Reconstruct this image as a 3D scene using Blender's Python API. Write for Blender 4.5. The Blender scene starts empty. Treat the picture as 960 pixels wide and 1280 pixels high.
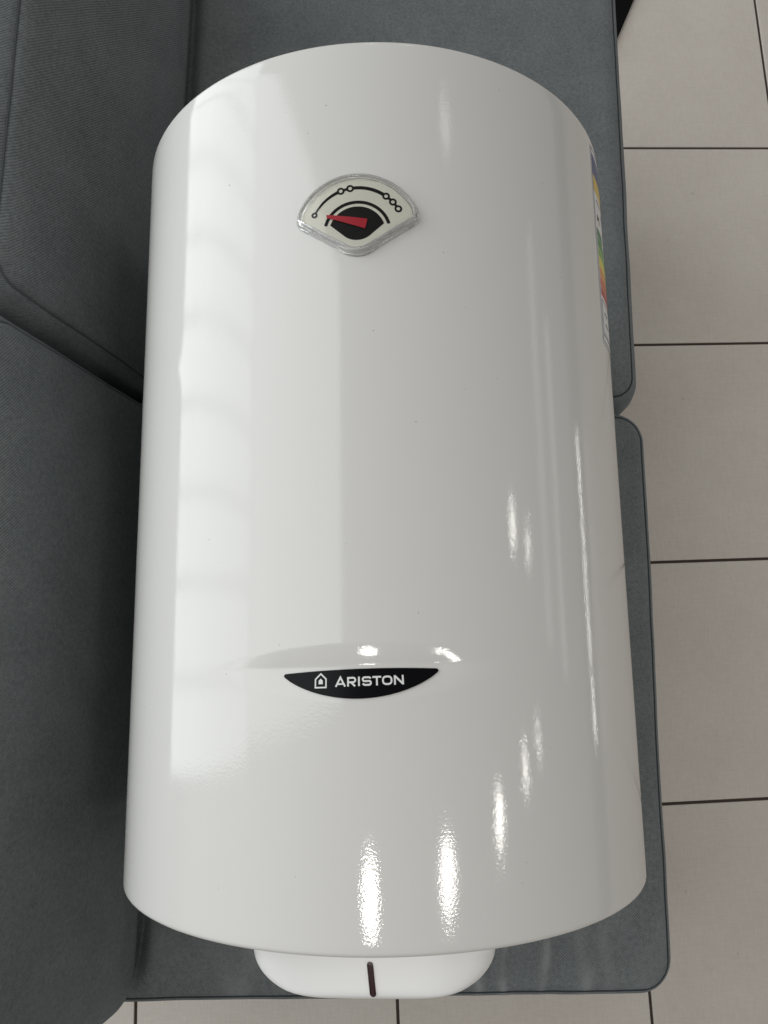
import bpy, bmesh, math, random
from mathutils import Matrix, Vector, noise
random.seed(7)
scene = bpy.context.scene
C = scene.collection
R_ = math.radians

# ------------------------------------------------------------------ camera
# world frame: boiler axis along +Y through the origin, +Z up, metres
cam_d = bpy.data.cameras.new('camera'); cam = bpy.data.objects.new('camera', cam_d); C.objects.link(cam)
F_PX = 951.35
cam_d.sensor_fit = 'VERTICAL'; cam_d.sensor_height = 36; cam_d.sensor_width = 27
cam_d.lens = F_PX / 1280 * 36
cam_d.clip_start = 0.02; cam_d.clip_end = 200
CAM = Vector((-0.0385, -0.1759, 0.7333))
pitch, yaw, roll = 0.1737, -0.0579, -0.0157
RM = Matrix.Rotation(yaw, 3, 'Y') @ Matrix.Rotation(pitch, 3, 'X') @ Matrix.Rotation(roll, 3, 'Z')
cam.matrix_world = Matrix.Translation(CAM) @ RM.to_4x4()
scene.camera = cam

FLOOR = -0.7214
RAD = 0.225
Y0, Y1 = -0.3665, 0.2791
ROLL = R_(-6.42)

# ------------------------------------------------------------------ light
w = bpy.data.worlds.new('World'); scene.world = w; w.use_nodes = True
bg = w.node_tree.nodes['Background']
bg.inputs[0].default_value = (1.0, 0.985, 0.96, 1); bg.inputs[1].default_value = 0.22
scene.view_settings.view_transform = 'Standard'
scene.view_settings.look = 'None'
scene.view_settings.exposure = 0.0
scene.view_settings.gamma = 1.0

def area(name, loc, aim, sx, sy, radiance, col, shape='RECTANGLE', spread=180):
    l = bpy.data.lights.new(name, 'AREA'); l.shape = shape; l.size = sx
    if shape in ('RECTANGLE', 'ELLIPSE'): l.size_y = sy
    a = sx * sy * (math.pi / 4 if shape in ('DISK', 'ELLIPSE') else 1)
    l.energy = radiance * math.pi * a; l.color = col; l.spread = R_(spread)
    o = bpy.data.objects.new(name, l); C.objects.link(o); o.location = loc
    o.rotation_euler = (Vector(aim) - Vector(loc)).to_track_quat('-Z', 'Y').to_euler()
    return o
# the shop window behind the sofa, pane by pane (floor to ceiling)
WX = -2.7
pane_y = [-0.67 + 0.376 * k for k in range(12)]
for a, b in zip(pane_y[:-1], pane_y[1:]):
    area('window_pane_light', (WX, (a + b) / 2, 0.52), (0, (a + b) / 2, 0.52), b - a - 0.03, 2.3, 2.65, (0.94, 0.985, 1.0))
# added light panel above the panes, standing in for the bright ceiling
area('added_upper_light', (WX, 1.4, 4.17), (0, 1.4, 3.57), 4.1, 4.5, 1.95, (0.95, 0.985, 1.0))
# round ceiling downlights
for x, y, L in [(-0.25, -0.79, 20), (0.61, -0.77, 20), (1.50, -0.73, 20), (2.38, -0.67, 20), (3.16, -0.63, 20),
             (2.30, 0.32, 20), (3.09, 0.32, 20), (0.92, 1.50, 2.2), (0.45, 2.5, 24), (-0.15, 2.5, 24)]:
    area('downlight', (x, y, 1.70), (x, y, 0), 0.19, 0.19, L, (1.0, 0.965, 0.91), 'DISK', 150)
# low lit strip of a shop front far to the right
area('low_strip_light', (4.4, 0.43, -0.43), (0, 0.43, -0.43), 1.45, 0.07, 9, (1, 0.98, 0.95))
area('low_strip_light', (4.4, -0.56, -0.43), (0, -0.56, -0.43), 0.40, 0.07, 9, (1, 0.98, 0.95))

area('far_wall_light', (5.0, 0.9, 0.98), (0, 0.9, 0.6), 2.6, 0.22, 0.9, (1, 0.98, 0.95))
area('far_wall_light', (5.0, 1.4, 1.70), (0, 1.4, 0.6), 3.2, 0.30, 0.7, (1, 0.98, 0.95))

# ------------------------------------------------------------------ materials
def mat(name):
    m = bpy.data.materials.new(name); m.use_nodes = True
    return m, m.node_tree.nodes, m.node_tree.links, m.node_tree.nodes['Principled BSDF']
def simple(name, col, rough=0.5, spec=0.5, **kw):
    m, n, l, p = mat(name)
    p.inputs['Base Color'].default_value = (*col, 1); p.inputs['Roughness'].default_value = rough
    p.inputs['Specular IOR Level'].default_value = spec
    for k, v in kw.items(): p.inputs[k.replace('_', ' ')].default_value = v
    return m
def N(n, t, **kw):
    x = n.new(t)
    for k, v in kw.items(): setattr(x, k, v)
    return x

def enamel():
    m, n, l, p = mat('white_enamel')
    p.inputs['Base Color'].default_value = (0.705, 0.695, 0.670, 1)
    p.inputs['Roughness'].default_value = 0.06
    tc = N(n, 'ShaderNodeTexCoord')
    a = N(n, 'ShaderNodeTexNoise'); a.inputs['Scale'].default_value = 560; a.inputs['Detail'].default_value = 1.5
    b = N(n, 'ShaderNodeTexNoise'); b.inputs['Scale'].default_value = 9; b.inputs['Detail'].default_value = 1
    l.new(tc.outputs['Object'], a.inputs['Vector']); l.new(tc.outputs['Object'], b.inputs['Vector'])
    b1 = N(n, 'ShaderNodeBump'); b1.inputs['Strength'].default_value = 1.0; b1.inputs['Distance'].default_value = 0.000042
    b2 = N(n, 'ShaderNodeBump'); b2.inputs['Strength'].default_value = 1.0; b2.inputs['Distance'].default_value = 0.0003
    l.new(b.outputs['Fac'], b2.inputs['Height']); l.new(a.outputs['Fac'], b1.inputs['Height'])
    l.new(b2.outputs['Normal'], b1.inputs['Normal']); l.new(b1.outputs['Normal'], p.inputs['Normal'])
    # faint specks and smears in the paint
    s = N(n, 'ShaderNodeTexNoise'); s.inputs['Scale'].default_value = 330; s.inputs['Detail'].default_value = 0
    l.new(tc.outputs['Object'], s.inputs['Vector'])
    r = N(n, 'ShaderNodeMapRange'); r.inputs[1].default_value = 0.90; r.inputs[2].default_value = 0.93
    l.new(s.outputs['Fac'], r.inputs[0])
    mx = N(n, 'ShaderNodeMix', data_type='RGBA'); mx.inputs[6].default_value = (0.705, 0.695, 0.670, 1); mx.inputs[7].default_value = (0.42, 0.40, 0.37, 1)
    l.new(r.outputs[0], mx.inputs[0]); l.new(mx.outputs[2], p.inputs['Base Color'])
    sm = N(n, 'ShaderNodeTexNoise'); sm.inputs['Scale'].default_value = 14; sm.inputs['Detail'].default_value = 5
    l.new(tc.outputs['Object'], sm.inputs['Vector'])
    rr = N(n, 'ShaderNodeMapRange'); rr.inputs[1].default_value = 0.4; rr.inputs[2].default_value = 0.75
    rr.inputs[3].default_value = 0.05; rr.inputs[4].default_value = 0.11
    l.new(sm.outputs['Fac'], rr.inputs[0]); l.new(rr.outputs[0], p.inputs['Roughness'])
    return m

def fabric():
    m, n, l, p = mat('grey_twill')
    p.inputs['Roughness'].default_value = 0.85
    p.inputs['Specular IOR Level'].default_value = 0.25
    p.inputs['Sheen Weight'].default_value = 0.12; p.inputs['Sheen Roughness'].default_value = 0.45
    p.inputs['Sheen Tint'].default_value = (0.75, 0.85, 0.95, 1)
    tc = N(n, 'ShaderNodeTexCoord')
    wv = N(n, 'ShaderNodeTexWave', wave_type='BANDS', bands_direction='DIAGONAL')
    wv.inputs['Scale'].default_value = 196; wv.inputs['Distortion'].default_value = 0.9; wv.inputs['Detail'].default_value = 2
    wv.inputs['Detail Scale'].default_value = 1.5
    th = N(n, 'ShaderNodeTexNoise'); th.inputs['Scale'].default_value = 900; th.inputs['Detail'].default_value = 2
    bl = N(n, 'ShaderNodeTexNoise'); bl.inputs['Scale'].default_value = 22; bl.inputs['Detail'].default_value = 4
    mid = N(n, 'ShaderNodeTexNoise'); mid.inputs['Scale'].default_value = 230; mid.inputs['Detail'].default_value = 2
    l.new(tc.outputs['UV'], wv.inputs['Vector'])
    for t in (th, bl, mid): l.new(tc.outputs['Object'], t.inputs['Vector'])
    # melange: weave lines x thread noise x soft cloud
    add = N(n, 'ShaderNodeMath', operation='MULTIPLY_ADD'); add.inputs[1].default_value = 0.40; l.new(wv.outputs['Fac'], add.inputs[0])
    t2 = N(n, 'ShaderNodeMath', operation='MULTIPLY_ADD'); t2.inputs[1].default_value = 0.75; l.new(th.outputs['Fac'], t2.inputs[0])
    t3 = N(n, 'ShaderNodeMath', operation='MULTIPLY_ADD'); t3.inputs[1].default_value = 0.30; t3.inputs[2].default_value = -0.46; l.new(bl.outputs['Fac'], t3.inputs[0])
    t4 = N(n, 'ShaderNodeMath', operation='MULTIPLY_ADD'); t4.inputs[1].default_value = 0.55; l.new(mid.outputs['Fac'], t4.inputs[0])
    l.new(t3.outputs[0], t4.inputs[2]); l.new(t4.outputs[0], t2.inputs[2]); l.new(t2.outputs[0], add.inputs[2])
    cr = N(n, 'ShaderNodeValToRGB'); e = cr.color_ramp.elements
    e[0].position = 0.1; e[0].color = (0.070, 0.078, 0.080, 1); e[1].position = 0.95; e[1].color = (0.225, 0.246, 0.250, 1)
    l.new(add.outputs[0], cr.inputs['Fac'])
    at = N(n, 'ShaderNodeAttribute', attribute_name='wear_crease_light')
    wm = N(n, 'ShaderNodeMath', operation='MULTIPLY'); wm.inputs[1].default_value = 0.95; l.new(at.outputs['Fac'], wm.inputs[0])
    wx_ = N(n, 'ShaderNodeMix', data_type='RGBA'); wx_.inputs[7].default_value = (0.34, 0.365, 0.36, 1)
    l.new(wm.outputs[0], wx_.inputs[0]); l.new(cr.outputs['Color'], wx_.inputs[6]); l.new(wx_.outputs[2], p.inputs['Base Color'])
    b = N(n, 'ShaderNodeBump'); b.inputs['Strength'].default_value = 0.5; b.inputs['Distance'].default_value = 0.0005
    l.new(add.outputs[0], b.inputs['Height']); l.new(b.outputs['Normal'], p.inputs['Normal'])
    return m

def tile_mat():
    m, n, l, p = mat('porcelain_tile')
    tc = N(n, 'ShaderNodeTexCoord'); oi = N(n, 'ShaderNodeObjectInfo')
    off = N(n, 'ShaderNodeVectorMath', operation='MULTIPLY_ADD')
    off.inputs[1].default_value = (1, 1, 1)
    sc = N(n, 'ShaderNodeVectorMath', operation='SCALE'); sc.inputs['Scale'].default_value = 3.7
    l.new(oi.outputs['Location'], sc.inputs[0]); l.new(tc.outputs['Object'], off.inputs[0]); l.new(sc.outputs[0], off.inputs[2])
    a = N(n, 'ShaderNodeTexNoise'); a.inputs['Scale'].default_value = 5; a.inputs['Detail'].default_value = 5
    b = N(n, 'ShaderNodeTexNoise'); b.inputs['Scale'].default_value = 260; b.inputs['Detail'].default_value = 2
    mp = N(n, 'ShaderNodeMapping'); mp.inputs['Scale'].default_value = (1.0, 9.0, 1)
    c = N(n, 'ShaderNodeTexNoise'); c.inputs['Scale'].default_value = 40; c.inputs['Detail'].default_value = 3
    mp2 = N(n, 'ShaderNodeMapping'); mp2.inputs['Scale'].default_value = (9.0, 1.0, 1)
    d = N(n, 'ShaderNodeTexNoise'); d.inputs['Scale'].default_value = 40; d.inputs['Detail'].default_value = 3
    l.new(off.outputs[0], a.inputs['Vector']); l.new(off.outputs[0], b.inputs['Vector'])
    l.new(off.outputs[0], mp.inputs['Vector']); l.new(mp.outputs[0], c.inputs['Vector'])
    l.new(off.outputs[0], mp2.inputs['Vector']); l.new(mp2.outputs[0], d.inputs['Vector'])
    s1 = N(n, 'ShaderNodeMath', operation='MULTIPLY_ADD'); s1.inputs[1].default_value = 0.55; s1.inputs[2].default_value = -0.28; l.new(a.outputs['Fac'], s1.inputs[0])
    s2 = N(n, 'ShaderNodeMath', operation='MULTIPLY_ADD'); s2.inputs[1].default_value = 0.30; l.new(b.outputs['Fac'], s2.inputs[0]); l.new(s1.outputs[0], s2.inputs[2])
    s3 = N(n, 'ShaderNodeMath', operation='MULTIPLY_ADD'); s3.inputs[1].default_value = 0.40; l.new(c.outputs['Fac'], s3.inputs[0]); l.new(s2.outputs[0], s3.inputs[2])
    s4 = N(n, 'ShaderNodeMath', operation='MULTIPLY_ADD'); s4.inputs[1].default_value = 0.40; l.new(d.outputs['Fac'], s4.inputs[0]); l.new(s3.outputs[0], s4.inputs[2])
    cr = N(n, 'ShaderNodeValToRGB'); e = cr.color_ramp.elements
    e[0].position = 0.2; e[0].color = (0.515, 0.465, 0.412, 1); e[1].position = 0.85; e[1].color = (0.655, 0.610, 0.555, 1)
    l.new(s4.outputs[0], cr.inputs['Fac'])
    # scuffs
    sp = N(n, 'ShaderNodeTexNoise'); sp.inputs['Scale'].default_value = 55; sp.inputs['Detail'].default_value = 1
    l.new(off.outputs[0], sp.inputs['Vector'])
    r = N(n, 'ShaderNodeMapRange'); r.inputs[1].default_value = 0.77; r.inputs[2].default_value = 0.84; r.inputs[4].default_value = 0.3
    l.new(sp.outputs['Fac'], r.inputs[0])
    mx = N(n, 'ShaderNodeMix', data_type='RGBA'); mx.inputs[7].default_value = (0.22, 0.18, 0.15, 1)
    l.new(r.outputs[0], mx.inputs[0]); l.new(cr.outputs['Color'], mx.inputs[6]); l.new(mx.outputs[2], p.inputs['Base Color'])
    p.inputs['Roughness'].default_value = 0.42
    p.inputs['Specular IOR Level'].default_value = 0.4
    bp = N(n, 'ShaderNodeBump'); bp.inputs['Strength'].default_value = 0.25; bp.inputs['Distance'].default_value = 0.0004
    l.new(s4.outputs[0], bp.inputs['Height']); l.new(bp.outputs['Normal'], p.inputs['Normal'])
    return m

def clear():
    m, n, l, p = mat('clear_cover')
    n.remove(p); out = n['Material Output']
    t = N(n, 'ShaderNodeBsdfTransparent'); t.inputs[0].default_value = (0.975, 0.975, 0.96, 1)
    g = N(n, 'ShaderNodeBsdfGlossy'); g.inputs['Roughness'].default_value = 0.02
    f = N(n, 'ShaderNodeFresnel'); f.inputs['IOR'].default_value = 1.26
    mx = N(n, 'ShaderNodeMixShader')
    l.new(f.outputs[0], mx.inputs[0]); l.new(t.outputs[0], mx.inputs[1]); l.new(g.outputs[0], mx.inputs[2]); l.new(mx.outputs[0], out.inputs['Surface'])
    return m

M = dict(
    enamel=enamel(), fabric=fabric(), tile=tile_mat(), clear=clear(),
    grout=simple('dark_grout', (0.055, 0.040, 0.030), 0.9),
    plastic=simple('white_plastic', (0.92, 0.92, 0.91), 0.28),
    bezel=simple('clear_plastic_bezel', (0.97, 0.97, 0.96), 0.04, Transmission_Weight=0.84, IOR=1.46),
    plate=simple('dial_plate', (0.93, 0.92, 0.845), 0.45),
    black=simple('black_print', (0.004, 0.004, 0.005), 0.5, 0.2),
    badge=simple('black_badge', (0.003, 0.003, 0.004), 0.25, 0.12),
    silver=simple('silver_print', (0.74, 0.74, 0.73), 0.4),
    red=simple('red_needle', (0.55, 0.012, 0.035), 0.35),
    lens=simple('dark_red_lens', (0.030, 0.004, 0.007), 0.2),
    seam=simple('seam_thread', (0.035, 0.044, 0.050), 0.9),
    seam_soft=simple('seam_thread_soft', (0.085, 0.095, 0.10), 0.9),
    frame=simple('sofa_frame', (0.05, 0.05, 0.05), 0.7),
    mat_black=simple('black_rubber', (0.004, 0.004, 0.004), 0.9, 0.1),
    paper=simple('label_paper', (0.80, 0.80, 0.79), 0.35),
)
for k, c in dict(blue=(0.012, 0.035, 0.17), gold=(0.72, 0.50, 0.03), g1=(0.0, 0.17, 0.045), g2=(0.02, 0.24, 0.03), g3=(0.22, 0.42, 0.02), yel=(0.80, 0.66, 0.02), or1=(0.75, 0.30, 0.02), or2=(0.65, 0.11, 0.015), rd=(0.50, 0.02, 0.015), line=(0.03, 0.05, 0.16)).items():
    M[k] = simple('print_' + k, c, 0.35)

# ------------------------------------------------------------------ mesh helpers
def link(name, me, m=None, parent=None, smooth=True):
    o = bpy.data.objects.new(name, me); C.objects.link(o)
    if m: me.materials.append(m)
    if smooth:
        for p in me.polygons: p.use_smooth = True
    if parent: o.parent = parent
    return o
def build(name, vs, fs, m, parent=None, smooth=True):
    me = bpy.data.meshes.new(name); me.from_pydata([tuple(v) for v in vs], [], fs); me.update()
    bm = bmesh.new(); bm.from_mesh(me); bmesh.ops.recalc_face_normals(bm, faces=bm.faces); bm.to_mesh(me); bm.free()
    return link(name, me, m, parent, smooth)
def tag(o, label=None, cat=None, group=None, kind=None):
    if label: o['label'] = label
    if cat: o['category'] = cat
    if group: o['group'] = group
    if kind: o['kind'] = kind
    return o
def empty(name, loc, rot=(0, 0, 0)):
    o = bpy.data.objects.new(name, None); C.objects.link(o); o.location = loc; o.rotation_euler = rot; o.empty_display_size = 0.05
    return o
def loft(loops, cap0=True, cap1=True):
    n = len(loops[0]); vs = [p for lp in loops for p in lp]; fs = []
    for i in range(len(loops) - 1):
        for j in range(n):
            k = (j + 1) % n
            fs.append((i * n + j, i * n + k, (i + 1) * n + k, (i + 1) * n + j))
    if cap0: fs.append(tuple(range(n - 1, -1, -1)))
    if cap1: fs.append(tuple((len(loops) - 1) * n + j for j in range(n)))
    return vs, fs
def sstep(a, b, x):
    t = min(1, max(0, (x - a) / (b - a))); return t * t * (3 - 2 * t)

# ------------------------------------------------------------------ floor
TR = 0.0228; T = 0.45
kf = T / 0.3861
# tile grid origin: fitted grid scaled about the camera's foot
c_, s_ = math.cos(TR), math.sin(TR)
def fit_to_floor(a, b):
    x, y = c_ * a - s_ * b, s_ * a + c_ * b
    return (CAM.x + (x - CAM.x) * kf, CAM.y + (y - CAM.y) * kf)
gx, gy = fit_to_floor(-0.3595, 0.7160)
floor = empty('floor', (gx, gy, FLOOR), (0, 0, TR)); tag(floor, kind='structure')
g = build('grout_bed', [(-14, -14, -0.003), (14, -14, -0.003), (14, 14, -0.003), (-14, 14, -0.003)], [(0, 1, 2, 3)], M['grout'], floor, False)
hw = T / 2 - 0.0027
def tile_mesh():
    loops = []
    for d, z in ((0, -0.0028), (0, -0.0012), (0.0004, -0.0003), (0.0014, 0)):
        a = hw - d; loops.append([(-a, -a, z), (a, -a, z), (a, a, z), (-a, a, z)])
    vs, fs = loft(loops, False, True)
    me = bpy.data.meshes.new('tile'); me.from_pydata(vs, [], fs); me.update(); me.materials.append(M['tile'])
    return me
tm = tile_mesh()
for i in range(-6, 10):
    for j in range(-9, 7):
        o = bpy.data.objects.new('tile', tm); C.objects.link(o); o.parent = floor
        o.location = ((i + 0.5) * T, (j + 0.5) * T, random.uniform(-0.0004, 0.0004))

# ------------------------------------------------------------------ sofa
SR = -0.0227
sofa = empty('sofa', (0, 0, FLOOR), (0, 0, SR))
tag(sofa, 'grey twill fabric sofa with rounded cushions under the white water heater', 'sofa')
SZ = -FLOOR              # adds to world z for sofa-local z

def rrect(a, b, r, npc=14, nx=40, ny=40):
    """rounded rectangle, half sizes a, b; same vertex layout for every call"""
    r = max(min(r, a * 0.999, b * 0.999), 1e-4); pts = []
    def arc(cx, cy, t0):
        for k in range(npc): t = t0 + (k + 0.5) / npc * math.pi / 2; pts.append((cx + r * math.cos(t), cy + r * math.sin(t)))
    def side(p, q, n):
        for k in range(n): f = k / (n - 1); pts.append((p[0] + (q[0] - p[0]) * f, p[1] + (q[1] - p[1]) * f))
    side((a, -b + r), (a, b - r), ny); arc(a - r, b - r, 0)
    side((a - r, b), (-a + r, b), nx); arc(-a + r, b - r, math.pi / 2)
    side((-a, b - r), (-a, -b + r), ny); arc(-a + r, -b + r, math.pi)
    side((-a + r, -b), (a - r, -b), nx); arc(a - r, -b + r, 1.5 * math.pi)
    return pts

def cushion(name, a, b, t, rc, er, parent, mtx, warp=None, crown=0.008, seed=0, bulge=0.004, inner=44, nx=70, ny=90, seam_d=0.010, wav=1.0, seam_m='seam'):
    """box cushion: footprint 2a x 2b, thickness t (0..t), corner radius rc, edge radius er, sewn panel seam round the top"""
    prof = []
    for k in range(5):
        th = k / 4 * math.pi / 2; prof.append((er - er * math.sin(th), er - er * math.cos(th)))
    prof += [(-bulge * 0.6, t * 0.35), (-bulge, t * 0.55), (-bulge * 0.7, t * 0.72)]
    for k in range(1, 6):                                   # rounded shoulder up to the seam
        th = k / 6 * math.pi / 2; prof.append((er - er * math.cos(th), t - er + er * math.sin(th)))
    prof = [(d, z) for d, z in prof if not (z > t - 0.0035 and d < seam_d)]
    dz = lambda d: t - er + math.sqrt(max(0, er * er - (er - min(d, er)) ** 2))
    sd = seam_d
    prof = [p for p in prof if p[0] < sd - 0.002 or p[1] < t * 0.5]
    prof += [(sd - 0.0016, dz(sd - 0.0016)), (sd - 0.0006, dz(sd) - 0.0012), (sd, dz(sd) - 0.0032), (sd + 0.0008, dz(sd) - 0.0012), (sd + 0.002, dz(sd + 0.002) + 0.0006), (sd + 0.006, dz(sd + 0.006) + 0.0008)]
    loops = []; uvs = []
    def cloth(x, y, z):
        q = Vector((x, y)); q = q.normalized() if q.length > 1e-6 else q
        return (x + q.x * (t - z), -(y + q.y * (t - z)))
    def post(x, y, z, topf):
        v = Vector((x * 3.1 + seed, y * 3.1, z * 3.1))
        nz = noise.noise(v) * 0.006 + noise.noise(v * 3.3) * 0.0022
        ns = noise.noise(Vector((x * 6 + seed * 2, y * 6, 3))) * 0.0028 + noise.noise(Vector((x * 17 + seed * 2, y * 17, 3))) * 0.0008
        q = Vector((x, y, 0)); q = q.normalized() if q.length > 1e-6 else q
        x2, y2 = x + q.x * ns * wav, y + q.y * ns * wav
        z2 = z + nz * topf * wav + crown * topf * max(0, 1 - (x / a) ** 2) * max(0, 1 - (y / b) ** 2)
        p = mtx @ Vector((x2, y2, z2))
        return warp(p, topf) if warp else p
    for d, z in prof:
        tf = 0.25 if z > t * 0.8 else 0.0
        rr_ = rrect(a - d, b - d, rc - d, nx=nx, ny=ny)
        loops.append([post(x, y, z, tf) for x, y in rr_]); uvs += [cloth(x, y, z) for x, y in rr_]
    di = sd + 0.006; base = rrect(a - di, b - di, max(rc - di, 0.012), nx=nx, ny=ny)
    for k in range(1, inner + 1):
        s = 1 - (k / inner) ** 1.15 * 0.985
        dd = min(a, b) * (1 - s)
        z = dz(min(er, di + dd)) + 0.0008
        tf = 0.25 + 0.75 * sstep(0, 0.06, dd)
        loops.append([post(x * s, y * s, z, tf) for x, y in base]); uvs += [(x * s, -y * s) for x, y in base]
    vs, fs = loft(loops)
    o = build(name, vs, fs, M['fabric'], parent)
    ul = o.data.uv_layers.new(name='cloth')
    for lo_ in o.data.loops: ul.data[lo_.index].uv = uvs[lo_.vertex_index]
    # sewn seam thread lying in the groove
    ring = [post(x, y, dz(sd) - 0.0010, 0.25) for x, y in rrect(a - sd, b - sd, rc - sd, nx=nx, ny=ny)]
    n = len(ring); tv, tf_ = [], []
    for i, p in enumerate(ring):
        tdir = (ring[(i + 1) % n] - ring[i - 1])
        if tdir.length < 1e-6: tdir = Vector((1, 0, 0))
        tdir.normalize(); up = (mtx.to_3x3() @ Vector((0, 0, 1))).normalized(); sd_ = tdir.cross(up).normalized()
        for k in range(6):
            an = k / 6 * math.tau; tv.append(p + (sd_ * math.cos(an) + up * math.sin(an)) * 0.0011)
    for i in range(n):
        for k in range(6):
            tf_.append((i * 6 + k, i * 6 + (k + 1) % 6, ((i + 1) % n) * 6 + (k + 1) % 6, ((i + 1) % n) * 6 + k))
    build('seam', tv, tf_, M[seam_m], o)
    return o

CREASES = ((0.117, 0.006, 0.003, -0.45), (0.150, 0.0055, 0.0036, -0.44), (0.163, 0.007, -0.0022, -0.45), (0.196, 0.0055, 0.0046, -0.42), (0.211, 0.008, -0.0024, -0.45), (0.243, 0.008, 0.0022, -0.44), (0.272, 0.010, 0.0016, -0.40), (0.06, 0.009, 0.0016, -0.50), (-0.06, 0.014, 0.0016, -0.5), (-0.15, 0.016, 0.0020, -0.48))
def crease(wx, wy):
    h = 0.0
    for cx, wd, hgt, y1 in CREASES:
        xx = wx - cx - 0.05 * (wy + 0.5) - 0.004 * math.sin(wy * 60 + cx * 40)
        h += hgt * math.exp(-(xx / wd) ** 2) * (1 - sstep(-0.55, y1, wy))
    return h
SEAT_T = 0.17
seat_top = -0.215
def seat_warp(p, tf):
    """sag under the heater, and gathered creases beside its lower end (sofa-local coordinates)"""
    x, y, z = p; zw = z - SZ
    if tf > 0:
        # world position
        wx = math.cos(SR) * x - math.sin(SR) * y; wy = math.sin(SR) * x + math.cos(SR) * y
        e = sstep(Y0 - 0.05, Y0 + 0.01, wy) * (1 - sstep(Y1 - 0.01, Y1 + 0.05, wy))
        if abs(wx) < RAD:
            zb = -math.sqrt(RAD * RAD - wx * wx) - 0.0012
            if zb < zw: zw = zw + (zb - zw) * e
        zw -= 0.034 * math.exp(-((x + 0.262) / 0.009) ** 2) * tf * sstep(-0.57, -0.535, y)      # crevice along the back
        zw -= 0.006 * e * math.exp(-(wx / 0.14) ** 2)
        zw += crease(wx, wy) * tf
    return Vector((x, y, zw + SZ))
XF, XB = 0.3645, -0.37     # seat front / back edge in sofa frame
def seat(y0, y1, th=SEAT_T, er=0.022, **kw):
    a = (XF - XB) / 2; b = (y1 - y0) / 2
    mt = Matrix.Translation(((XF + XB) / 2, (y0 + y1) / 2, seat_top - th + SZ))
    return cushion('seat_cushion', a, b, th, 0.042, er, sofa, mt, seat_warp, **kw)
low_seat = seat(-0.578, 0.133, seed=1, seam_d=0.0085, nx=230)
wa = low_seat.data.attributes.new('wear_crease_light', 'FLOAT', 'POINT')        # crease ridges painted lighter where folds would catch light, plus patchy rubbed wear
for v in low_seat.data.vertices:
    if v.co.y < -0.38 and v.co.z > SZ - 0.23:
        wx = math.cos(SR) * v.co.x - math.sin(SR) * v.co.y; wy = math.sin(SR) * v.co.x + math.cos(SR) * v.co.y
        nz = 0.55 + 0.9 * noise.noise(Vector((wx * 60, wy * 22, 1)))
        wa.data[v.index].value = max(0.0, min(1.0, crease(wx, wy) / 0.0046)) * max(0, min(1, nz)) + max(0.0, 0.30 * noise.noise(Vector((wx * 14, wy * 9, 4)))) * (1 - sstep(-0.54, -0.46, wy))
seat(0.141, 0.850, er=0.040, seed=5, seam_d=0.014)

LEAN = R_(14.0)
def back(y0, y1, **kw):
    hgt, th = 0.37, 0.15
    # local x = up the cushion, local y = along the sofa, local z = outward (front)
    up = Vector((-math.sin(LEAN), 0, math.cos(LEAN))); al = Vector((0, 1, 0)); out = Vector((math.cos(LEAN), 0, math.sin(LEAN)))
    foot = Vector((-0.256, (y0 + y1) / 2, seat_top - 0.035 + SZ))
    org = foot + up * (hgt / 2) - out * th
    mt = Matrix.Identity(4)
    # right-handed: x=up, y=-along, z=out
    for i in range(3): mt[i][0] = up[i]; mt[i][1] = -al[i]; mt[i][2] = out[i]; mt[i][3] = org[i]
    return cushion('back_cushion', hgt / 2, (y1 - y0) / 2, th, 0.05, 0.042, sofa, mt, None, crown=0.010, nx=50, ny=90, **kw)
back(-0.592, 0.127, seed=9, seam_d=0.016, seam_m='seam_soft')
back(0.130, 0.84, seed=14, seam_d=0.018, seam_m='seam_soft')

def bbox(name, x0, x1, y0, y1, z0, z1, bev, m, parent):
    bm = bmesh.new(); bmesh.ops.create_cube(bm, size=1)
    for v in bm.verts: v.co = Vector(((x0 + x1) / 2 + v.co.x * (x1 - x0), (y0 + y1) / 2 + v.co.y * (y1 - y0), (z0 + z1) / 2 + v.co.z * (z1 - z0)))
    bmesh.ops.bevel(bm, geom=bm.edges, offset=bev, segments=3, profile=0.5, affect='EDGES')
    me = bpy.data.meshes.new(name); bm.to_mesh(me); bm.free()
    return link(name, me, m, parent)
bt = seat_top - SEAT_T + SZ
bbox('base', -0.44, 0.30, -0.50, 0.80, bt - 0.13, bt - 0.001, 0.012, M['fabric'], sofa)
bbox('back_panel', -0.575, -0.50, -0.50, 0.80, bt - 0.13, SZ - 0.02, 0.015, M['fabric'], sofa)
for x in (-0.40, 0.25):
    for y in (-0.44, 0.74):
        vs, fs = loft([[(x + r * math.cos(k / 16 * math.tau), y + r * math.sin(k / 16 * math.tau), z) for k in range(16)] for r, z in ((0.014, 0.0), (0.015, 0.003), (0.022, bt - 0.128))])
        build('leg', vs, fs, M['frame'], sofa)

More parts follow.
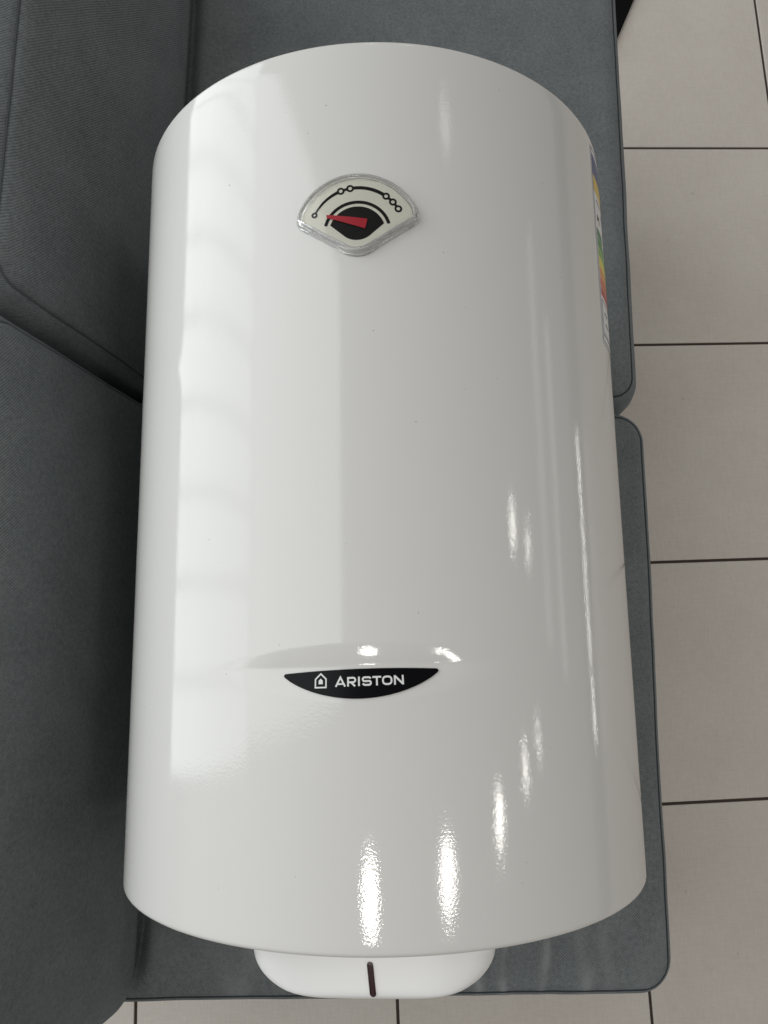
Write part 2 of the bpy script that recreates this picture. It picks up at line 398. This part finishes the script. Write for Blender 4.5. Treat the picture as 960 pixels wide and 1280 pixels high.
# black mat on the floor past the sofa
mo = empty('floor_mat', (0.36, 1.40, FLOOR)); bpy.data.objects.remove(mo)
p0 = Vector((0.590, 1.164)); dr = Vector((0.037, 0.083)).normalized(); nr = Vector((-dr.y, dr.x))
q = [p0 - dr * 0.16, p0 + dr * 0.75, p0 + dr * 0.75 + nr * 0.42, p0 - dr * 0.16 + nr * 0.42]
cx = sum((v.x for v in q)) / 4; cy = sum((v.y for v in q)) / 4
bm = bmesh.new()
lo = [bm.verts.new((v.x - cx, v.y - cy, 0.0006)) for v in q]; hi = [bm.verts.new((v.x - cx, v.y - cy, 0.009)) for v in q]
bm.faces.new(hi); bm.faces.new(lo[::-1])
for i in range(4): bm.faces.new((lo[i], lo[(i + 1) % 4], hi[(i + 1) % 4], hi[i]))
bmesh.ops.recalc_face_normals(bm, faces=bm.faces)
bmesh.ops.bevel(bm, geom=[e for e in bm.edges], offset=0.002, segments=2, affect='EDGES')
me = bpy.data.meshes.new('floor_mat'); bm.to_mesh(me); bm.free()
mo = link('floor_mat', me, M['mat_black'], None, False); mo.location = (cx, cy, FLOOR)
tag(mo, 'flat black mat lying on the floor tiles past the sofa seat', 'mat')

# ------------------------------------------------------------------ water heater
# local frame: origin on the bottom line of the shell, local +Z is the heater's front
ORG = Vector((-RAD * math.sin(ROLL), 0, -RAD * math.cos(ROLL)))
heater = empty('water_heater', ORG, (0, ROLL, 0))
tag(heater, 'glossy white cylindrical electric water heater lying on the grey sofa', 'water heater')
def cyl(s, y, h=0.0):
    t = s / RAD; r = RAD + h
    return Vector((r * math.sin(t), y, r * math.cos(t) + RAD))

YC = -0.1895
def slope_tab(knots):
    out = [0.0]
    for k in range(200):
        t = (k + 0.5) / 200
        for (a, sa), (b, sb) in zip(knots[:-1], knots[1:]):
            if a <= t <= b: sl = sa + (sb - sa) * sstep(a, b, t); break
        out.append(out[-1] + math.tan(R_(sl)) / 200)
    return out
DT = slope_tab([(0, 0), (0.20, 9.6), (0.50, 11.2), (0.70, 13.5), (0.88, 13.5), (1, 0)])
def dent(s, y):
    """pressed recess above and under the badge: slope down to a crease, then back up"""
    u = s / 0.118
    if abs(u) >= 1: return 0.0
    wt = 0.0172 * (1 - u * u); wb = 0.0210 * (1 - u * u) + 0.002
    yc = YC + 0.022 * s * 0.6
    D = 0.185 * wt
    if y >= yc:
        t = (yc + wt - y) / max(wt, 1e-5)
    else:
        t = (y - (yc - wb)) / max(wb, 1e-5)
    if t <= 0: return 0.0
    t = min(1, t)
    return -wt * (DT[min(199, int(t * 200))] * (1 - t * 200 % 1) + DT[min(200, int(t * 200) + 1)] * (t * 200 % 1)) * min(1.0, 1.25 * (1 - u * u)) ** 3

NT = 640
ys = []
fil = 0.0038
prof = []
# lower end: inner lip, rolled edge
prof += [(Y0 + 0.012, RAD - 0.0105), (Y0 + 0.002, RAD - 0.0100)]
for k in range(7):
    th = k / 6 * math.pi / 2
    prof.append((Y0 + fil - fil * math.cos(th), RAD - fil + fil * math.sin(th)))
y = Y0 + fil + 0.004
while y < -0.222: prof.append((y, RAD)); y += 0.012
y = -0.221
while y < -0.166: prof.append((y, RAD)); y += 0.0009
y = -0.160
while y < Y1 - fil - 0.004: prof.append((y, RAD)); y += 0.014
for k in range(7):
    th = k / 6 * math.pi / 2
    prof.append((Y1 - fil + fil * math.sin(th), RAD - fil + fil * math.cos(th)))
prof += [(Y1 - 0.002, RAD - 0.0100), (Y1 - 0.012, RAD - 0.0105)]
loops = []
for y, r in prof:
    lp = []
    for j in range(NT):
        # denser towards the front of the shell
        f = j / NT * 2 - 1
        t = math.pi * (0.45 * f + 0.55 * f * abs(f) ** 1.2)
        h = r - RAD
        if -0.23 < y < -0.15 and abs(t) < 0.56: h += dent(t * RAD, y)
        lp.append(cyl(t * RAD, y, h))
    loops.append(lp)
vs, fs = loft(loops, False, False)
build('shell', vs, fs, M['enamel'], heater)
# plastic end caps set inside the rolled edges
for ya, sg in ((Y0, 1), (Y1, -1)):
    pr = [(0.010, RAD - 0.0103), (0.0035, RAD - 0.0112), (0.0035, RAD - 0.030), (0.008, RAD - 0.040), (0.010, 0.10), (0.010, 0.01)]
    vs, fs = loft([[(r * math.sin(k / 160 * math.tau), ya + sg * d, r * math.cos(k / 160 * math.tau) + RAD) for k in range(160)] for d, r in pr], False, True)
    build('end_cap', vs, fs, M['plastic'], heater)

# bottom service cover: tapered rounded dish on the lower end
def cover_loop(hw_, zt, zb, y, n=160):
    pts = []; zc = (zt + zb) / 2; hz = (zt - zb) / 2
    for k in range(n):
        t = k / n * math.tau; e = 2 / 8.0
        cx_, sx_ = math.cos(t), math.sin(t)
        pts.append((hw_ * math.copysign(abs(cx_) ** e, cx_), y, zc + hz * math.copysign(abs(sx_) ** e, sx_) + RAD))
    return pts
CE = -0.4105; cl = []
CZ = 0.176
cl = [cover_loop(0.1010, CZ + 0.001, -0.105, CE + 0.055), cover_loop(0.0945, CZ, -0.10, CE + 0.036)]
for k in range(15):
    ph = (1 - k / 14) * math.pi / 2; d = 0.026 * (1 - math.cos(ph)); dip = 0.0 if d > 0.005 else 0.004 * (1 - d / 0.005) ** 2
    cl.append(cover_loop(0.046 + 0.042 * math.sin(ph), CZ - dip, -0.05 - 0.04 * math.sin(ph), CE + d))
cl.append(cover_loop(0.02, 0.08, 0.02, CE - 0.001))
vs, fs = loft(cl, False, True)
build('bottom_cover', vs, fs, M['plastic'], heater)
# indicator lens on the cover's front edge
ln = []
for y, z in ((-0.4085, CZ - 0.0022), (-0.4075, CZ - 0.0008), (-0.400, CZ - 0.0002), (-0.390, CZ + 0.0005)):
    ln.append((y, z))
def capsule(hx, y0, y1, n=10):
    pts = []
    for k in range(n + 1): t = math.pi + k / n * math.pi; pts.append((hx * math.cos(t), y0 + hx + hx * math.sin(t)))
    for k in range(n + 1): t = k / n * math.pi; pts.append((hx * math.cos(t), y1 - hx + hx * math.sin(t)))
    return pts
cp = capsule(0.0021, -0.4078, -0.386)
def cz(y):
    d = y - CE
    return CZ - (0.0 if d > 0.005 else 0.004 * (1 - d / 0.005) ** 2)
sk = lambda x, y: (x + (y + 0.395) * -0.10, y)
vs, fs = loft([[(*sk(x, y), RAD + cz(y) - 0.004) for x, y in cp], [(*sk(x, y), RAD + cz(y) + 0.0006) for x, y in cp], [(*sk(x * 0.8, y), RAD + cz(y) + 0.0011) for x, y in cp]])
build('indicator_light', vs, fs, M['lens'], heater, False)

# ---- printed and raised pieces bent round the shell
def refine(poly, step=0.0012):
    out = []
    for i, p in enumerate(poly):
        q_ = poly[(i + 1) % len(poly)]; n = max(1, int(math.hypot(q_[0] - p[0], q_[1] - p[1]) / step))
        for k in range(n): out.append((p[0] + (q_[0] - p[0]) * k / n, p[1] + (q_[1] - p[1]) * k / n))
    return out
def decal(name, polys, h, m, parent, thick=0.0004, surf=None, grid=None):
    """thin solid pieces (closed outlines in shell coordinates s, y) bent onto the shell"""
    surf = surf or (lambda s, y: 0.0)
    vs, fs = [], []
    for poly in polys:
        bm = bmesh.new()
        vv = [bm.verts.new((x, y, 0)) for x, y in poly]
        bm.faces.new(vv)
        xs = [p[0] for p in poly]; yy = [p[1] for p in poly]; st = grid or 0.004
        x = math.floor(min(xs) / st) * st + st * 0.37
        while x < max(xs):
            bmesh.ops.bisect_plane(bm, geom=bm.verts[:] + bm.edges[:] + bm.faces[:], plane_co=(x, 0, 0), plane_no=(1, 0, 0)); x += st
        y = math.floor(min(yy) / st) * st + st * 0.37
        while y < max(yy) and grid:
            bmesh.ops.bisect_plane(bm, geom=bm.verts[:] + bm.edges[:] + bm.faces[:], plane_co=(0, y, 0), plane_no=(0, 1, 0)); y += st
        bmesh.ops.triangulate(bm, faces=bm.faces)
        r = bmesh.ops.extrude_face_region(bm, geom=bm.faces[:])
        top = {v for v in r['geom'] if isinstance(v, bmesh.types.BMVert)}
        bm.verts.index_update(); b0 = len(vs)
        for v in bm.verts:
            hh = h + surf(v.co.x, v.co.y) + (thick if v in top else 0)
            vs.append(cyl(v.co.x, v.co.y, hh))
        fs += [tuple(b0 + v.index for v in f.verts) for f in bm.faces]
        bm.free()
    return build(name, vs, fs, m, parent, False)
def stroke(pts, wd, closed=False):
    """outline(s) of a stroked polyline: one quad per segment, mitred"""
    n = len(pts); L, Rr = [], []
    for i, p in enumerate(pts):
        p = Vector(p)
        a = Vector(pts[i - 1]) if (i > 0 or closed) else None
        b = Vector(pts[(i + 1) % n]) if (i < n - 1 or closed) else None
        d1 = (p - a).normalized() if a is not None else None; d2 = (b - p).normalized() if b is not None else None
        if d1 is None: d1 = d2
        if d2 is None: d2 = d1
        n1 = Vector((-d1.y, d1.x)); n2 = Vector((-d2.y, d2.x)); m_ = (n1 + n2)
        m_ = m_ / max(m_.length_squared, 0.4) * 2 if m_.length > 1e-6 else n1
        L.append(p + m_ * wd / 2); Rr.append(p - m_ * wd / 2)
    qs = []
    for i in range(n if closed else n - 1):
        k = (i + 1) % n
        qs.append([tuple(L[i]), tuple(Rr[i]), tuple(Rr[k]), tuple(L[k])])
    return qs
def arc(cx, cy, rx, ry, t0, t1, n=24):
    return [(cx + rx * math.cos(R_(t0 + (t1 - t0) * k / n)), cy + ry * math.sin(R_(t0 + (t1 - t0) * k / n))) for k in range(n + 1)]

# ---- badge
def bt_(p):          # badge is stuck on very slightly turned
    a = 0.024; x, y = p[0] - 0.0, p[1] + 0.198
    return (x * math.cos(a) - y * math.sin(a) - 0.0012, x * math.sin(a) + y * math.cos(a) - 0.198)
top_edge = [(-0.0510 + 0.102 * k / 24, -0.1925 + 0.0018 * (1 - (k / 12 - 1) ** 2)) for k in range(25)]
tipr = arc(0.0508, -0.1938, 0.0014, 0.0013, 80, -50, 6)
bot = []
for k in range(31):
    x = 0.0510 - 0.102 * k / 30; u = x / 0.0518
    bot.append((x, -0.1945 - 0.0152 * (1 - u * u) ** 0.85))
tipl = arc(-0.0508, -0.1938, 0.0014, 0.0013, 230, 100, 6)
bpoly = [bt_(p) for p in top_edge + tipr + bot[1:-1] + tipl]
badge = decal('badge', [bpoly], 0.0002, M['badge'], heater, 0.0007, dent, grid=0.0025)
badge['label'] = 'black crescent badge with silver lettering'
LW = 0.00118
U = 0.071e-3
def lx(px): return -0.0168 + (px - 263) * U
CH = 0.0060; BL = -0.2017
def letters():
    out = {}
    y0, y1 = BL, BL + CH
    a0, a1 = lx(263), lx(367); am = (a0 + a1) / 2; h = LW / 2
    out['A'] = stroke([(a0 + h, y0), (am, y1 - h * 0.2), (a1 - h, y0)], LW) + stroke([(a0 + 0.0019, y0 + 0.0017), (a1 - 0.0019, y0 + 0.0017)], LW * 0.95)
    r0, r1 = lx(378), lx(460)
    bowl = [(r0 + h, y1 - h), (r1 - 0.0018, y1 - h)] + arc(r1 - 0.0018, y1 - h - 0.0014, 0.0014, 0.0014, 80, -80, 8) + [(r1 - 0.0018, y1 - h - 0.0028), (r0 + h, y1 - h - 0.0028)]
    out['R'] = stroke([(r0 + h, y0), (r0 + h, y1)], LW) + stroke(bowl, LW) + stroke([(r0 + 0.0026, y1 - h - 0.0028), (r1 - h, y0)], LW * 1.05)
    i0 = lx(488); out['I'] = stroke([(i0, y0), (i0, y1)], LW)
    s0, s1 = lx(515), lx(607); m = (y0 + y1) / 2; q4 = (CH / 2 - h) / 2
    sp = [(s1 - 0.0006, y1 - h - 0.0008)] + arc(s1 - 0.0022, y1 - h - q4, 0.0014, q4, 50, 90, 4) + arc(s0 + h + q4, y1 - h - q4, q4, q4, 90, 270, 10) + arc(s1 - h - q4, y0 + h + q4, q4, q4, 90, -90, 10) + arc(s0 + 0.0022, y0 + h + q4, 0.0014, q4, 270, 230, 4) + [(s0 + 0.0005, y0 + h + 0.0009)]
    out['S'] = stroke(sp, LW)
    t0, t1 = lx(613), lx(695)
    out['T'] = stroke([(t0, y1 - h), (t1, y1 - h)], LW) + stroke([((t0 + t1) / 2, y0), ((t0 + t1) / 2, y1 - LW)], LW)
    o0, o1 = lx(702), lx(798)
    e = []
    for k in range(36):
        t = k / 36 * math.tau; c, s = math.cos(t), math.sin(t)
        e.append(((o0 + o1) / 2 + ((o1 - o0) / 2 - h) * math.copysign(abs(c) ** 0.75, c), m + (CH / 2 - h) * math.copysign(abs(s) ** 0.75, s)))
    out['O'] = stroke(e, LW, True)
    n0, n1 = lx(812), lx(903)
    out['N'] = stroke([(n0 + h, y0), (n0 + h, y1)], LW) + stroke([(n1 - h, y0), (n1 - h, y1)], LW) + stroke([(n0 + h, y1 - h * 0.6), (n1 - h, y0 + h * 0.6)], LW * 1.1)
    return out
for ch, polys in letters().items():
    decal('letter', [[bt_(p) for p in po] for po in polys], 0.0011, M['silver'], badge, 0.0002, dent)
hx0, hx1 = lx(72), lx(186); hm = (hx0 + hx1) / 2; hb = BL - 0.0006; lw = 0.00095
house = [(hx0 + lw / 2, hb + lw / 2), (hx1 - lw / 2, hb + lw / 2), (hx1 - lw / 2, hb + 0.0058), (hm, hb + 0.0092), (hx0 + lw / 2, hb + 0.0058)]
inner = [(hm - 0.0014, hb + 0.0026), (hm + 0.0014, hb + 0.0026), (hm + 0.0014, hb + 0.0048), (hm, hb + 0.0062), (hm - 0.0014, hb + 0.0048)]
decal('emblem', [[bt_(p) for p in po] for po in stroke(house, lw, True) + [inner]], 0.0011, M['silver'], badge, 0.0002, dent)

# ---- thermometer dial
DY = 0.129
def fan(sc=0.0, n=20):
    """fan outline grown by sc, in (s, y): arched top, rounded side corners, V bottom with round tip"""
    g_ = sc
    pts = []
    cy = 0.1165; rr = 0.0450 + g_                      # top arc
    a0 = 23
    pts += arc(0, cy, rr * 1.0, rr * 0.998, a0 + 4, 180 - a0 - 4, 40)   # right -> left over the top
    # left corner
    cl_ = (-0.0372, 0.1318)
    pts += arc(cl_[0], cl_[1], 0.0034 + g_, 0.0034 + g_, 165, 232, 8)
    pts += arc(0, 0.1195, 0.0140 + g_, 0.0140 + g_, 235, 305, 20)
    pts += arc(-cl_[0], cl_[1], 0.0034 + g_, 0.0034 + g_, 308, 375, 8)
    return pts
plate = decal('thermometer_dial', [fan(-0.0002)], 0.0010, M['plate'], heater, 0.0010, grid=0.004)
plate['label'] = 'fan-shaped temperature dial under a clear cover'
PH = 0.00205
def ring(c, r, wd): return stroke([(c[0] + r * math.cos(k / 24 * math.tau), c[1] + r * math.sin(k / 24 * math.tau)) for k in range(24)], wd, True)
dots = [(-0.0318, 0.1354), (-0.0117, 0.1525), (-0.0048, 0.1542), (0.0216, 0.1476), (0.0267, 0.1431), (0.0307, 0.1377)]
rad_ = [0.0016, 0.0021, 0.0021, 0.0021, 0.0021, 0.0021]
# circle through the scale
sc_c = (0.0, 0.1195); sc_r = 0.0348
def on(t): return (sc_c[0] + sc_r * math.cos(t), sc_c[1] + sc_r * math.sin(t))
angs = [math.atan2(d[1] - sc_c[1], d[0] - sc_c[0]) for d in dots]
dts = [on(a) for a in angs]
segs = []
wds = [(0.0014, 0.0025), (0.0021, 0.0021), (0.0025, 0.0027), (0.0020, 0.0020), (0.0020, 0.0020)]
for i in range(5):
    a0, a1 = angs[i], angs[i + 1]; g0, g1 = rad_[i] / sc_r, rad_[i + 1] / sc_r
    aa, ab = a0 - g0, a1 + g1; n = max(2, int(abs(aa - ab) / 0.05))
    for k in range(n):
        f0, f1 = k / n, (k + 1) / n; t0 = aa + (ab - aa) * f0; t1 = aa + (ab - aa) * f1
        w0 = wds[i][0] + (wds[i][1] - wds[i][0]) * f0; w1 = wds[i][0] + (wds[i][1] - wds[i][0]) * f1
        pt = lambda t, r: (sc_c[0] + r * math.cos(t), sc_c[1] + r * math.sin(t))
        segs.append([pt(t0, sc_r - w0 / 2), pt(t0, sc_r + w0 / 2), pt(t1, sc_r + w1 / 2), pt(t1, sc_r - w1 / 2)])
decal('scale_line', segs, PH, M['black'], plate, 0.00015)
for d, r in zip(dts, rad_): decal('scale_ring', ring(d, r, 0.00145), PH, M['black'], plate, 0.00018)
ac = arc(0, 0.1200, 0.0236, 0.0228, 14, 166, 40)
decal('inner_arc', stroke(ac, 0.0024), PH, M['black'], plate, 0.00015)
blk = arc(0, 0.1190, 0.0206, 0.0204, 19, 161, 30) + arc(0, 0.1268, 0.0140, 0.0138, 228, 312, 20)
decal('dial_face', [blk], PH, M['black'], plate, 0.00015, grid=0.004)
decal('needle', [[(-0.0218, 0.1334), (-0.0218, 0.1312), (0.0057, 0.1210), (0.0068, 0.1245), (0.0075, 0.1284)]], PH + 0.0012, M['red'], plate, 0.0006)
# clear bezel rim and clear cover
def ring_mesh(name, prof_, m, parent, closed=True):
    loops_ = [[cyl(x, y, h) for x, y in refine(fan(g_), 0.003)[:]] for g_, h in prof_]
    return loops_
def fan_loop(g_, h):
    return [cyl(x, y, h) for x, y in fan(g_)]
bp = [(0.0046, 0.0003), (0.0045, 0.0016), (0.0038, 0.0023), (0.0029, 0.0026), (0.0024, 0.0052), (0.0016, 0.0064), (0.0008, 0.0067), (0.0001, 0.0063), (-0.0002, 0.0054), (0.0002, 0.0036), (0.0006, 0.0012), (0.0008, 0.0003)]
lp_ = [fan_loop(a, h) for a, h in bp] ; lp_.append(lp_[0])
n_ = len(lp_[0]); vs = [p for l_ in lp_[:-1] for p in l_]; fs = []
for i in range(len(bp)):
    k = (i + 1) % len(bp)
    for j in range(n_):
        j2 = (j + 1) % n_; fs.append((i * n_ + j, i * n_ + j2, k * n_ + j2, k * n_ + j))
build('bezel', vs, fs, M['bezel'], plate)
cv = [fan(-0.0004)]
decal('clear_cover', cv, 0.0048, M['clear'], plate, 0.0006, grid=0.004)

# ---- energy label on the shell's side
S0 = R_(57.6 + 6.42) * RAD
LBL, LBR, LT_, LB_ = S0, S0 + 0.105, 0.2705, 0.0800
def rect(x0, x1, y0, y1): return [(x0, y0), (x1, y0), (x1, y1), (x0, y1)]
lab = decal('energy_label', [rect(LBL - 0.0015, LBR, LB_, LT_)], 0.0002, M['paper'], heater, 0.0002, grid=0.006)
lab['label'] = 'white energy label sticker with coloured bars'
PL = 0.00045
def pr(name, polys, m): return decal(name, polys, PL, M[m], lab, 0.00008)
pr('border', stroke([(LBL, LB_ + 0.002), (LBR - 0.002, LB_ + 0.002), (LBR - 0.002, LT_ - 0.002), (LBL, LT_ - 0.002)], 0.0010, True), 'line')
pr('blue_field', [rect(LBL + 0.0015, LBL + 0.10, LT_ - 0.028, LT_ - 0.0075)], 'blue')
pr('gold_band', [rect(LBL + 0.0015, LBL + 0.10, LT_ - 0.044, LT_ - 0.029)], 'gold')
pr('tap_mark', [rect(LBL + 0.008, LBL + 0.011, LT_ - 0.071, LT_ - 0.065), rect(LBL + 0.011, LBL + 0.017, LT_ - 0.068, LT_ - 0.0655), rect(LBL + 0.015, LBL + 0.017, LT_ - 0.073, LT_ - 0.068)], 'black')
pr('text_line', [rect(LBL + 0.008, LBL + 0.026, LT_ - 0.052, LT_ - 0.0505), rect(LBL + 0.030, LBL + 0.045, LT_ - 0.057, LT_ - 0.0555)], 'line')
yy = LT_ - 0.080
for i, c in enumerate(('g1', 'g2', 'g3', 'yel', 'or1', 'or2', 'rd')):
    x1 = LBL + 0.026 + i * 0.006
    pr('rating_bar', [[(LBL + 0.003, yy - 0.0082), (x1, yy - 0.0082), (x1 + 0.004, yy - 0.0041), (x1, yy), (LBL + 0.003, yy)]], c)
    yy -= 0.0094
bx0, bx1 = LBL + 0.004, LBL + 0.048
pr('value_box', stroke([(bx0, LT_ - 0.180), (bx1, LT_ - 0.180), (bx1, LT_ - 0.149), (bx0, LT_ - 0.149)], 0.0008, True), 'line')
pr('value_mark', [rect(bx0 + 0.008, bx0 + 0.022, LT_ - 0.160, LT_ - 0.158), rect(bx0 + 0.010, bx0 + 0.026, LT_ - 0.170, LT_ - 0.168)], 'line')
pr('footer_line', [rect(LBL + 0.002, LBL + 0.10, LB_ + 0.0075, LB_ + 0.0085)], 'line')
